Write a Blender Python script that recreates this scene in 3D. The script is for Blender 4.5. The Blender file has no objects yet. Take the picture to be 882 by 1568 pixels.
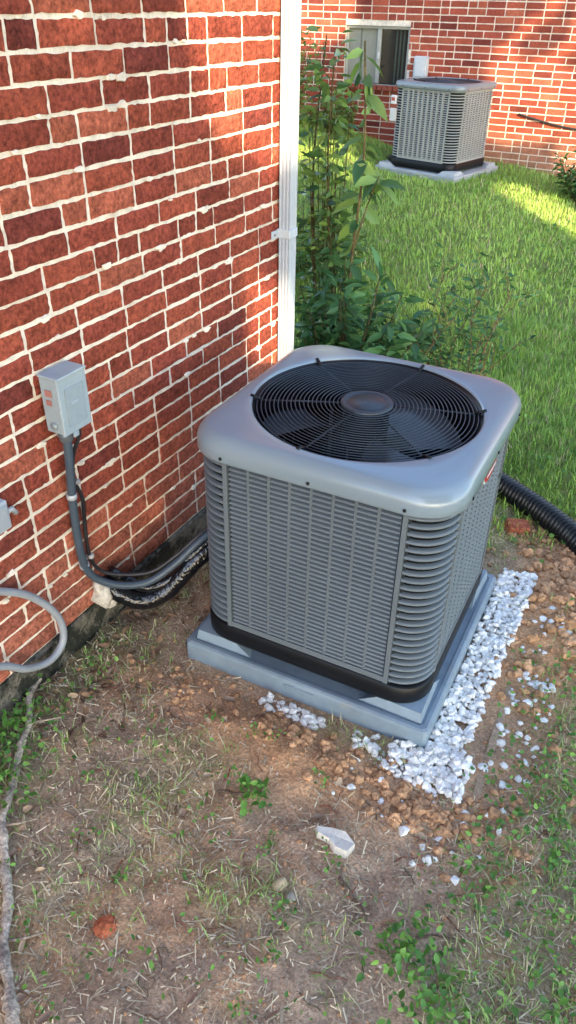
import bpy, math, numpy as np
from mathutils import Vector, Matrix
rng=np.random.default_rng(7)
D2=bpy.data
scn=bpy.context.scene
# ------------------------------------------------------------------ helpers
def vn(x,y,seed=0):
    x=np.asarray(x,float);y=np.asarray(y,float)
    xi=np.floor(x).astype(np.int64);yi=np.floor(y).astype(np.int64)
    fx=x-xi;fy=y-yi;fx=fx*fx*(3-2*fx);fy=fy*fy*(3-2*fy)
    def hsh(a,b):
        n=(a*374761393+b*668265263+seed*974634777)&0x7fffffff
        n=((n^(n>>13))*1274126177)&0x7fffffff
        return ((n^(n>>16))&0xffff)/65535.
    return (hsh(xi,yi)*(1-fx)+hsh(xi+1,yi)*fx)*(1-fy)+(hsh(xi,yi+1)*(1-fx)+hsh(xi+1,yi+1)*fx)*fy
def fbm(x,y,s=0,o=4):
    r=0;a=.5;t=0
    for i in range(o):
        r=r+a*vn(x*2**i+i*13.7,y*2**i-i*7.1,s+i);t+=a;a*=.5
    return r/t
def sm(a,b,x):
    t=np.clip((np.asarray(x,float)-a)/(b-a),0,1);return t*t*(3-2*t)

class MB:
    def __init__(s): s.V=[];s.F=[];s.C=[];s.M=[];s.S=[];s.n=0
    def add(s,V,F,col=(1,1,1),mi=0,smooth=False):
        V=np.asarray(V,float).reshape(-1,3)
        c=np.asarray(col,float)
        if c.ndim==1: c=np.tile(c,(len(V),1))
        if not isinstance(F,(list,tuple)) or (len(F) and not hasattr(F[0],'shape')): F=[np.asarray(F,dtype=np.int64)]
        for f in F:
            f=np.asarray(f,dtype=np.int64)
            if f.size==0: continue
            s.F.append(f+s.n);s.M.append(np.full(len(f),mi));s.S.append(np.full(len(f),smooth))
        s.V.append(V);s.C.append(c);s.n+=len(V)
    def obj(s,name,mats,parent=None,loc=None,rot=None):
        V=np.concatenate(s.V);C=np.concatenate(s.C)
        tot=np.concatenate([np.full(len(f),f.shape[1]) for f in s.F])
        lv=np.concatenate([f.ravel() for f in s.F])
        me=D2.meshes.new(name)
        me.vertices.add(len(V));me.vertices.foreach_set('co',V.ravel())
        me.loops.add(len(lv));me.loops.foreach_set('vertex_index',lv.astype(np.int32))
        me.polygons.add(len(tot));me.polygons.foreach_set('loop_start',np.concatenate([[0],np.cumsum(tot)[:-1]]).astype(np.int32))
        me.polygons.foreach_set('material_index',np.concatenate(s.M).astype(np.int32))
        me.polygons.foreach_set('use_smooth',np.concatenate(s.S).astype(bool))
        me.update(calc_edges=True)
        a=me.color_attributes.new('Col','FLOAT_COLOR','POINT')
        a.data.foreach_set('color',np.hstack([C,np.ones((len(C),1))]).ravel().astype(np.float32))
        for m in (mats if isinstance(mats,(list,tuple)) else [mats]): me.materials.append(m)
        me.validate()
        o=D2.objects.new(name,me);scn.collection.objects.link(o)
        if parent: o.parent=parent
        if loc is not None:o.location=loc
        if rot is not None:o.rotation_euler=rot
        return o
def empty(name,loc=(0,0,0),rz=0):
    o=D2.objects.new(name,None);scn.collection.objects.link(o);o.location=loc;o.rotation_euler=(0,0,rz);return o
BF=np.array([[0,3,2,1],[4,5,6,7],[0,1,5,4],[1,2,6,5],[2,3,7,6],[3,0,4,7]])
def box(mb,a,b,col=(1,1,1),mi=0,ch=0.0):
    a=np.array(a,float);b=np.array(b,float)
    if ch<=0:
        V=[[a[0],a[1],a[2]],[b[0],a[1],a[2]],[b[0],b[1],a[2]],[a[0],b[1],a[2]],[a[0],a[1],b[2]],[b[0],a[1],b[2]],[b[0],b[1],b[2]],[a[0],b[1],b[2]]]
        mb.add(V,BF,col,mi);return
    V=[];idx={}
    for sx in (0,1):
        for sy in (0,1):
            for sz in (0,1):
                p=[(a,b)[sx][0],(a,b)[sy][1],(a,b)[sz][2]];sg=[1 if q==0 else -1 for q in (sx,sy,sz)]
                for ax in range(3):
                    q=list(p)
                    for k in range(3):
                        if k!=ax:q[k]+=sg[k]*ch
                    idx[(sx,sy,sz,ax)]=len(V);V.append(q)
    Q=[];T=[]
    for ax in range(3):
        o=[k for k in range(3) if k!=ax]
        for sd in (0,1):
            f=[]
            for u,v in ((0,0),(1,0),(1,1),(0,1)):
                k=[0,0,0];k[ax]=sd;k[o[0]]=u;k[o[1]]=v;f.append(idx[(*k,ax)])
            Q.append(f)
        for u in (0,1):
            for v in (0,1):
                k0=[0,0,0];k1=[0,0,0];k1[ax]=1
                for k in (k0,k1):k[o[0]]=u;k[o[1]]=v
                Q.append([idx[(*k0,o[0])],idx[(*k1,o[0])],idx[(*k1,o[1])],idx[(*k0,o[1])]])
    for sx in (0,1):
        for sy in (0,1):
            for sz in (0,1):T.append([idx[(sx,sy,sz,k)] for k in range(3)])
    mb.add(V,[np.array(Q),np.array(T)],col,mi)
def catmull(P,n=8,closed=False):
    P=np.array(P,float);out=[];m=len(P)
    for i in range(m-(0 if closed else 1)):
        if closed:p0,p1,p2,p3=P[i-1],P[i],P[(i+1)%m],P[(i+2)%m]
        else:p0,p1,p2,p3=P[max(i-1,0)],P[i],P[i+1],P[min(i+2,m-1)]
        for t in np.arange(n)/n:
            out.append(.5*((2*p1)+(-p0+p2)*t+(2*p0-5*p1+4*p2-p3)*t*t+(-p0+3*p1-3*p2+p3)*t**3))
    if not closed:out.append(P[-1])
    return np.array(out)
def tube(mb,P,r,ns=8,col=(1,1,1),mi=0,closed=False,jit=0,smooth=True,cap=True):
    P=np.array(P,float);n=len(P)
    if closed:T=np.roll(P,-1,0)-np.roll(P,1,0)
    else:T=np.gradient(P,axis=0)
    T/=np.linalg.norm(T,axis=1)[:,None]+1e-12
    r=np.broadcast_to(np.asarray(r,float),(n,))
    u=np.array([0,0,1.]) if abs(T[0][2])<.9 else np.array([1.,0,0])
    u=u-T[0]*(u@T[0]);u/=np.linalg.norm(u);rings=[]
    a=np.arange(ns)/ns*2*math.pi
    for i in range(n):
        u=u-T[i]*(u@T[i]);u/=np.linalg.norm(u);w=np.cross(T[i],u)
        rr=r[i]*(1+jit*(rng.random(ns)-.5))
        rings.append(P[i]+(np.cos(a)*rr)[:,None]*u+(np.sin(a)*rr)[:,None]*w)
    V=np.concatenate(rings)
    i=np.arange(n if closed else n-1)[:,None];j=np.arange(ns)[None,:]
    i2=(i+1)%n;j2=(j+1)%ns
    F=np.stack([i*ns+j,i*ns+j2,i2*ns+j2,i2*ns+j],-1).reshape(-1,4)
    fs=[F]
    if cap and not closed: fs.append(np.array([list(range(ns))[::-1]]));fs.append(np.array([[(n-1)*ns+k for k in range(ns)]]))
    c=np.asarray(col,float)
    if c.ndim==2:c=np.repeat(c,ns,0)
    mb.add(V,fs,c,mi,smooth)
def loft(mb,rings,col,mi,closed=True,smooth=True):
    n=len(rings);m=len(rings[0]);V=np.concatenate(rings)
    i=np.arange(n-1)[:,None];j=np.arange(m if closed else m-1)[None,:];j2=(j+1)%m
    mb.add(V,np.stack([i*m+j,i*m+j2,(i+1)*m+j2,(i+1)*m+j],-1).reshape(-1,4),col,mi,smooth)
# ------------------------------------------------------------------ materials
def mat(name,base=(1,1,1),rough=.6,metal=0,use_col=True,n1=(8,.3),n2=None,bump=(0,50),bump2=None,spec=.5,trans=0,tint=None,coat=0,det=3):
    m=D2.materials.new(name);m.use_nodes=True;nt=m.node_tree;N=nt.nodes;L=nt.links
    b=N['Principled BSDF'];b.inputs['Roughness'].default_value=rough;b.inputs['Metallic'].default_value=metal
    b.inputs['Specular IOR Level'].default_value=spec
    if coat:b.inputs['Coat Weight'].default_value=coat;b.inputs['Coat Roughness'].default_value=.15
    tc=N.new('ShaderNodeTexCoord')
    rgb=N.new('ShaderNodeRGB');rgb.outputs[0].default_value=(*base,1);cur=rgb.outputs[0]
    def mul(a,bb,fac=1,bt='MULTIPLY'):
        x=N.new('ShaderNodeMix');x.data_type='RGBA';x.blend_type=bt
        if isinstance(fac,(int,float)):x.inputs[0].default_value=fac
        else:L.new(fac,x.inputs[0])
        for s,i in ((a,6),(bb,7)):
            if isinstance(s,tuple):x.inputs[i].default_value=(*s,1)
            else:L.new(s,x.inputs[i])
        return x.outputs[2]
    if use_col:
        at=N.new('ShaderNodeAttribute');at.attribute_name='Col';cur=mul(cur,at.outputs['Color'])
    for nn in (n1,n2):
        if nn:
            t=N.new('ShaderNodeTexNoise');t.inputs['Scale'].default_value=nn[0];t.inputs['Detail'].default_value=det;t.inputs['Roughness'].default_value=.65
            L.new(tc.outputs['Object'],t.inputs['Vector'])
            r=N.new('ShaderNodeMapRange');r.inputs[1].default_value=.3;r.inputs[2].default_value=.7;r.inputs[3].default_value=1-nn[1];r.inputs[4].default_value=1+nn[1]
            L.new(t.outputs[0],r.inputs[0]);c=N.new('ShaderNodeCombineColor')
            for k in range(3):L.new(r.outputs[0],c.inputs[k])
            cur=mul(cur,c.outputs[0])
    if tint:
        t=N.new('ShaderNodeTexNoise');t.inputs['Scale'].default_value=tint[0];t.inputs['Detail'].default_value=4;t.inputs['Roughness'].default_value=.7
        L.new(tc.outputs['Object'],t.inputs['Vector'])
        r=N.new('ShaderNodeMapRange');r.inputs[1].default_value=tint[1];r.inputs[2].default_value=tint[2];L.new(t.outputs[0],r.inputs[0])
        cur=mul(cur,tint[3],r.outputs[0],'MIX')
    L.new(cur,b.inputs['Base Color'])
    if bump[0]:
        prev=None
        for bb in (bump,bump2):
            if not bb:continue
            t=N.new('ShaderNodeTexNoise');t.inputs['Scale'].default_value=bb[1];t.inputs['Detail'].default_value=det;t.inputs['Roughness'].default_value=.7
            L.new(tc.outputs['Object'],t.inputs['Vector'])
            u=N.new('ShaderNodeBump');u.inputs['Strength'].default_value=bb[0];u.inputs['Distance'].default_value=.6/bb[1]
            L.new(t.outputs[0],u.inputs['Height'])
            if prev:L.new(prev,u.inputs['Normal'])
            prev=u.outputs[0]
        L.new(prev,b.inputs['Normal'])
    if trans:
        tr=N.new('ShaderNodeBsdfTranslucent');L.new(cur,tr.inputs[0]);mx=N.new('ShaderNodeMixShader');mx.inputs[0].default_value=trans
        L.new(b.outputs[0],mx.inputs[1]);L.new(tr.outputs[0],mx.inputs[2]);L.new(mx.outputs[0],N['Material Output'].inputs[0])
    return m
M_brick=mat('brick_red',rough=.9,n1=(80,.55),n2=(14,.25),bump=(1.0,75),bump2=(.8,260),spec=.15,tint=(38,.70,.84,(.46,.28,.19)),det=4)
M_brick2=mat('brick_red_far',rough=.9,n1=(60,.25),n2=(6,.2),spec=.2)
M_mortar=mat('mortar',base=(.80,.72,.60),rough=.95,use_col=False,n1=(25,.18),bump=(.9,90),spec=.1,tint=(2.5,.55,.8,(.48,.41,.33)))
M_conc=mat('foundation_concrete',base=(.20,.18,.145),rough=.95,use_col=False,n1=(9,.45),n2=(60,.3),bump=(.8,30),tint=(9,.40,.54,(.030,.032,.026)),spec=.1)
M_ground=mat('dirt_ground',rough=1,n1=(16,.26),n2=(120,.45),bump=(1.0,60),spec=.05,det=5)
M_leaf=mat('leaf',rough=.42,n1=None,trans=.3,spec=.4)
M_blocker=mat('blocker_leaf',rough=.6,n1=None,spec=.2)
M_grass=mat('grass_blade',rough=.6,n1=None,spec=.25)
M_straw=mat('straw',rough=.9,n1=None,spec=.1)
M_bark=mat('bark',rough=.95,n1=(25,.45),n2=(110,.45),bump=(1,70),spec=.1)
M_rock=mat('white_gravel',rough=.85,n1=(60,.10),bump=(.4,90),spec=.2)
M_clod=mat('clay_clod',rough=1,n1=(60,.3),bump=(.9,80),spec=.05)
M_paint=mat('grey_paint',rough=.28,n1=(3,.05),bump=(.03,400),spec=.5,coat=.4)
M_body=mat('grey_louver_paint',rough=.42,n1=(3,.08),spec=.4)
M_black=mat('black_metal',base=(.006,.007,.009),rough=.4,use_col=False,n1=None,spec=.25)
M_dark=mat('core_shade_dark',base=(.006,.007,.008),rough=.8,use_col=False,n1=None,spec=.1)  # near-black core colour stands in for shade in louver gaps and casing
M_pad=mat('composite_pad',rough=.5,n1=(30,.08),n2=(4,.12),bump=(.25,220),spec=.4,tint=(6,.64,.85,(.30,.24,.18)))
M_white=mat('white_aluminium',rough=.35,n1=(3,.07),n2=(25,.06),spec=.5,bump=(.08,12),tint=(5,.66,.9,(.42,.43,.42)))
M_met=mat('grey_box_enamel',rough=.4,n1=(6,.07),n2=(60,.05),spec=.5,tint=(20,.68,.85,(.25,.24,.22)))
M_plas=mat('plastic',rough=.38,n1=(15,.12),bump=(.15,50),spec=.4)
M_tape=mat('black_tape',base=(.006,.006,.008),rough=.2,use_col=False,n1=None,bump=(.35,20),spec=.55)
M_glass=mat('window_glass',base=(.015,.02,.018),rough=.06,use_col=False,n1=None,spec=.8)
M_curt=mat('curtain',rough=.7,n1=(6,.08),spec=.3)
M_roof=mat('roof_shingle',base=(.09,.085,.08),rough=.95,use_col=False,n1=(6,.3),bump=(.5,30))
M_blade=mat('fan_blade',rough=.16,n1=(8,.2),spec=.6)
# ------------------------------------------------------------------ terrain
def hz(x,y):
    x=np.asarray(x,float);y=np.asarray(y,float)
    z=.34*sm(3.2,8.6,y)*(1-.62*sm(-.9,.9,x))
    z=z+.30*sm(-1.6,-3.4,x)*sm(4,8.5,y)
    pad=sm(.25,.0,np.maximum(np.abs(x-.75)-.42,np.abs(y-1.93)-.42))
    n=(fbm(x*3,y*3,3)-.5)*.06*sm(.0,.5,x+.05)+(fbm(x*14,y*14,9)-.5)*.034
    z=z+n*(1-pad)-.006*pad
    z=z+.02*sm(.25,0,x)*sm(2.9,2.6,y)
    z=z+.03*np.exp(-(((x-.78)/.2)**2+((y-1.33)/.1)**2))*(1-pad)+.03*np.exp(-(((x-1.42)/.14)**2+((y-2.35)/.4)**2))
    return z
def gm(x,y):
    x=np.asarray(x,float);y=np.asarray(y,float)
    lawn=sm(2.75,3.15,y+.25*(x-1.1)+(fbm(x*3,y*3,21)-.5)*.5)
    r=sm(1.38,1.60,x+(fbm(x*4,y*4,22)-.5)*.4)*.9
    p=sm(.50,.66,fbm(x*3.4,y*3.4,31))*.6
    lft=sm(.45,.1,x)*sm(.45,.65,fbm(x*5,y*5,34)+.15)*.5
    q=np.exp(-(((x-.50)/.20)**2+((y-.62)/.13)**2))*.6
    near=np.maximum(np.maximum(np.maximum(r,p),lft),q)
    near=near*(1-np.exp(-(((x-.85)/.45)**2+((y-1.32)/.14)**2)))
    near=near*(1-.9*np.exp(-(((x-1.3)/.2)**4+((y-2.2)/.6)**4)))
    near=near*(1-.75*np.exp(-(((x-1.24)/.15)**2+((y-1.0)/.3)**2)))
    return np.clip(np.maximum(lawn,near),0,1)
def axis(lo,f0,f1,hi,fine,g=1.25):
    a=list(np.arange(f0,f1,fine));s=fine;x=f0
    L=[]
    while x>lo: s*=g;x-=s;L.append(x)
    s=fine;x=a[-1];R=[]
    while x<hi: s=s*g if x>9.8 or lo<-50 and x>3.2 else min(s*g,.12);x+=s;R.append(x)
    return np.array(L[::-1]+a+R)
xs=axis(-60,-.1,2.3,60,.015);ys=axis(-40,.2,3.1,90,.015)
X,Y=np.meshgrid(xs,ys);Z=hz(X,Y);G=gm(X,Y)
far=sm(10,20,np.hypot(X,Y));Z=Z*(1-far)
dirt=np.array([.54,.375,.25]);dirt2=np.array([.33,.22,.145]);clay=np.array([.58,.315,.16]);gr=np.array([.14,.21,.045])
t=fbm(X*5,Y*5,41)[...,None];c=dirt*t+dirt2*(1-t)
k=sm(.50,.66,fbm(X*4,Y*4,44))*.5
k=np.maximum(k,np.exp(-(((X-.85)/.5)**2+((Y-1.3)/.15)**2)));k=np.maximum(k,np.exp(-(((X-1.4)/.2)**4+((Y-2.3)/.6)**4)))[...,None]
c=c*(1-k)+clay*k
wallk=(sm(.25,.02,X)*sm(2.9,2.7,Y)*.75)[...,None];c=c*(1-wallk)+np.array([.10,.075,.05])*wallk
gg=(G*.85*np.where(Y<2.6,.3,1))[...,None];c=c*(1-gg)+gr*(.7+.6*fbm(X*2,Y*2,50)[...,None])*gg
mb=MB();ny,nx=X.shape
i=np.arange(ny-1)[:,None];j=np.arange(nx-1)[None,:]
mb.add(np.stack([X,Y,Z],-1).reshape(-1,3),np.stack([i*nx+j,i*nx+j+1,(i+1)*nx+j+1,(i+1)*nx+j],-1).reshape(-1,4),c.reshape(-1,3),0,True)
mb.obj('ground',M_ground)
# ------------------------------------------------------------------ brick walls
PC=.0677;PL=.2032
def bricks(mb,u0,u1,z0,z1,fr,nu,nv,holes=(),seed=1,dep=.005,light=None,jit=.0022,hdr=.15):
    r=np.random.default_rng(seed);row=0;z=z0
    L=[]
    while z+.02<z1:
        h=min(.0555,z1-z);off=(row%2)*PL/2+(r.random()-.5)*.012
        u=u0-off
        while u<u1:
            l=PL
            if r.random()<hdr: l=PL/2
            a=max(u+.0062,u0);b=min(u+l-.0062,u1)
            if b-a>.025:
                ok=True
                for (ha,hb,hc,hd) in holes:
                    if b>ha and a<hb and z+h>hc and z<hd:
                        if a<ha-.02:b=ha
                        elif b>hb+.02:a=hb
                        else:ok=False
                if ok and b-a>.02:L.append((a,b,z+(r.random()-.5)*.003,z+h+(r.random()-.5)*.003))
            u+=l
        z+=PC;row+=1
    L=np.array(L);n=len(L)
    a,b,c0,c1=[L[:,k][:,None,None] for k in range(4)]
    gu=np.linspace(0,1,nu);gv=np.linspace(0,1,nv)
    U=a+(b-a)*gu[None,None,:]+0*gv[None,:,None];Zz=c0+(c1-c0)*gv[None,:,None]+0*gu[None,None,:]
    U=U+(r.random(U.shape)-.5)*2*jit;Zz=Zz+(r.random(U.shape)-.5)*2*jit
    O=dep+(r.random((n,1,1))-.5)*.003+(r.random(U.shape)-.5)*.0028
    edge=np.zeros((nv,nu),bool);edge[0]=edge[-1]=True;edge[:,0]=edge[:,-1]=True
    O=np.where(edge[None],O-.002,O)
    per=[(0,q) for q in range(nu)]+[(q,nu-1) for q in range(1,nv)]+[(nv-1,q) for q in range(nu-2,-1,-1)]+[(q,0) for q in range(nv-2,0,-1)]
    pi=np.array([p*nu+q for p,q in per])
    U=U.reshape(n,-1);Zz=Zz.reshape(n,-1);O=O.reshape(n,-1)
    cu=(a[:,0]+b[:,0])/2;cz=(c0[:,0]+c1[:,0])/2
    Ub=U[:,pi];Zb=Zz[:,pi];Ub=Ub+np.sign(Ub-cu)*.0012;Zb=Zb+np.sign(Zb-cz)*.0012
    U=np.hstack([U,Ub]);Zz=np.hstack([Zz,Zb]);O=np.hstack([O,np.full(Ub.shape,-.004)])
    m=U.shape[1];V=fr(U,Zz,O).reshape(-1,3)
    f=[[p*nu+q,p*nu+q+1,(p+1)*nu+q+1,(p+1)*nu+q] for p in range(nv-1) for q in range(nu-1)]
    k0=nu*nv;pl=len(pi)
    f+=[[pi[q],k0+q,k0+(q+1)%pl,pi[(q+1)%pl]] for q in range(pl)]
    F=(np.array(f)[None]+np.arange(n)[:,None,None]*m).reshape(-1,4)
    base=np.array([[.30,.070,.040],[.24,.054,.034],[.36,.100,.058],[.165,.038,.028],[.27,.060,.038]])
    ci=r.choice(5,n,p=[.34,.27,.13,.09,.17]);col=base[ci]*(.84+.32*r.random((n,1)))
    if light is not None: col=light(cu[:,0],cz[:,0],col)
    mb.add(V,F,np.repeat(col,m,0),0,False)
H1=empty('brick_house')
YE=2.80
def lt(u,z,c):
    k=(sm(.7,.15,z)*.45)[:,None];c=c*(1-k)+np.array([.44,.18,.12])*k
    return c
mb=MB()
frA=lambda u,z,o:np.stack([o,u,z],-1)
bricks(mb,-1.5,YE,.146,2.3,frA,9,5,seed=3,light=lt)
bricks(mb,-1.5,YE,.146+PC*32,5.2,frA,3,2,seed=4)
frB=lambda u,z,o:np.stack([-u,YE+o,z],-1)
bricks(mb,-.0,5.0,.146,5.2,frB,3,2,seed=5)
mb.obj('brick_courses',M_brick,H1)
mb=MB()
for _ in range(110):
    yy=.6+2.15*rng.random();zz=.2+1.9*rng.random();row=round((zz-.146)/PC);zz=.146+row*PC-.006+(rng.random()-.5)*.012
    m_=10;an=np.arange(m_)/m_*6.283;ra=(.006+.016*rng.random()**2)*(.6+.6*rng.random(m_));V=np.stack([np.full(m_,.0015),yy+np.cos(an)*ra*1.6,zz+np.sin(an)*ra*.8],-1)
    T=V.copy();T[:,0]=.0078;T[:,1]=yy+(T[:,1]-yy)*.8;T[:,2]=zz+(T[:,2]-zz)*.8
    mb.add(np.vstack([V,T]),[np.array([[q,(q+1)%m_,m_+(q+1)%m_,m_+q] for q in range(m_)]),np.array([[m_+q for q in range(m_)]])])
mb.obj('mortar_flakes',M_mortar,H1)
mb=MB();box(mb,(-5,-1.5,.14),(0,YE,5.2));mb.obj('mortar_core',M_mortar,H1)
mb=MB();box(mb,(-5.02,-1.52,-.5),(.014,YE+.014,.139),ch=.006);mb.obj('foundation',M_conc,H1)
mb=MB()
V=[[-5.4,-1.9,5.2],[.4,-1.9,5.2],[.4,3.2,5.2],[-5.4,3.2,5.2],[-2.5,-1.9,6.7],[-2.5,3.2,6.7]]
mb.add(V,[np.array([[0,3,2,1],[1,2,5,4],[3,0,4,5]]),np.array([[0,1,4],[2,3,5]])],(1,1,1),0);mb.obj('roof',M_roof,H1)
H2=empty('brick_house')
YB=9.45
WX0,WX1,WZ0,WZ1=-2.86,-2.06,1.05,1.63
frC=lambda u,z,o:np.stack([u,YB-o,z],-1)
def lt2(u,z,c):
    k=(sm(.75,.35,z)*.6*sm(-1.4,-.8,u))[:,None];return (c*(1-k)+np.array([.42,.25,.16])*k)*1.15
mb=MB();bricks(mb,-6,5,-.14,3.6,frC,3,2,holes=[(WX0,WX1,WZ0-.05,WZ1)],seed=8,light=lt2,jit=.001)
bricks(mb,-6,5,-.14+PC*55,5.2,frC,2,2,seed=9,jit=0)
x=WX0-.02
while x<WX1+.02:
    box(mb,(x+.005,YB-.045,WZ0-.055),(x+.062,YB+.0,WZ0-.004),(.32,.09,.055));x+=.068
mb.obj('brick_courses',M_brick2,H2)
mb=MB()
box(mb,(-6,YB,-.5),(WX0,YB+.3,5.2));box(mb,(WX1,YB,-.5),(5,YB+.3,5.2));box(mb,(WX0,YB,-.5),(WX1,YB+.3,WZ0-.05));box(mb,(WX0,YB,WZ1),(WX1,YB+.3,5.2))
box(mb,(-6,YB+.3,-.5),(5,YB+6,5.2));mb.obj('mortar_core',M_mortar,H2)
mb=MB();V=[[-6.4,9.0,5.2],[5.4,9,5.2],[5.4,16,5.2],[-6.4,16,5.2],[-6.4,12.5,7],[5.4,12.5,7]]
mb.add(V,[np.array([[0,3,2,1],[0,1,5,4],[2,3,4,5]]),np.array([[1,2,5],[3,0,4]])]);mb.obj('roof',M_roof,H2)
mb=MB()
fw=.030;w=(.36,.37,.34)
box(mb,(WX0+.002,YB+.02,WZ0-.04),(WX1-.002,YB+.09,WZ0+fw-.03),w,0,.004)
box(mb,(WX0+.002,YB+.02,WZ1-fw),(WX1-.002,YB+.09,WZ1-.002),w,0,.004)
box(mb,(WX0+.002,YB+.021,WZ0+.006),(WX0+fw,YB+.089,WZ1-fw-.001),w,0,.004)
box(mb,(WX1-fw,YB+.021,WZ0+.006),(WX1-.002,YB+.089,WZ1-fw-.001),w,0,.004)
xm=(WX0+WX1)/2+.02
box(mb,(xm-.022,YB+.018,WZ0+.006),(xm+.022,YB+.088,WZ1-fw-.001),w,0,.004)
box(mb,(xm+.0,YB+.006,1.31),(xm+.02,YB+.018,1.37),(.6,.6,.6),0)
box(mb,(WX0+fw,YB+.05,WZ0+.01),(xm-.02,YB+.055,WZ1-fw),(.27,.28,.23),2)
box(mb,(WX0+fw+.15,YB+.047,WZ0+.01),(WX0+fw+.165,YB+.05,WZ1-fw),(.15,.16,.13),2)
box(mb,(xm+.02,YB+.05,WZ0+.01),(WX1-fw,YB+.055,WZ1-fw),(1,1,1),1)
for q in range(3):
    xx=xm+.20+.045*q;box(mb,(xx,YB+.046,WZ0+.012),(xx+.02,YB+.0495,WZ1-fw-.002),(.05,.065,.05),2)
mb.obj('window',[M_white,M_glass,M_curt],H2)
# ------------------------------------------------------------------ downspout
mb=MB();y0,y1=2.702,2.762;x0,x1=.012,.058
def corr(z):
    P=[]
    n=4
    for q in range(n*4+1):
        yy=y0+(y1-y0)*q/(n*4);ph=(q%4);o=[0,0,-.004,-.004][ph] if q<n*4 else 0
        P.append([x1+o,yy,z])
    m=3
    for q in range(1,m*4):
        xx=x1+(x0-x1)*q/(m*4);o=[0,0,-.003,-.003][q%4];P.append([xx,y1+o,z])
    P.append([x0,y1,z]);P.append([x0,y0,z])
    for q in range(1,m*4):
        xx=x0+(x1-x0)*q/(m*4);o=[0,0,.003,.003][q%4];P.append([xx,y0+o,z])
    return np.array(P)
loft(mb,[corr(.12),corr(1.4),corr(2.6),corr(5.1)],(.40,.46,.52),0,True,False)
E=[]
for q,(dx,z) in enumerate([(0,.13),(.02,.08),(.09,.04),(.2,.03)]):
    c=corr(z);c[:,0]+=dx;E.append(c)
loft(mb,E,(.40,.46,.52),0,True,False)
for zz in (1.09,3.2):
    box(mb,(x0-.01,y0-.004,zz),(x1+.004,y1+.004,zz+.034),(.50,.55,.60),0,.002)
    box(mb,(.008,y0-.055,zz+.002),(.012,y0-.002,zz+.032),(.50,.55,.60),0)
    box(mb,(.012,y0-.04,zz+.013),(.016,y0-.032,zz+.021),(.2,.2,.2),0)
mb.obj('downspout',M_white)
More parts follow.
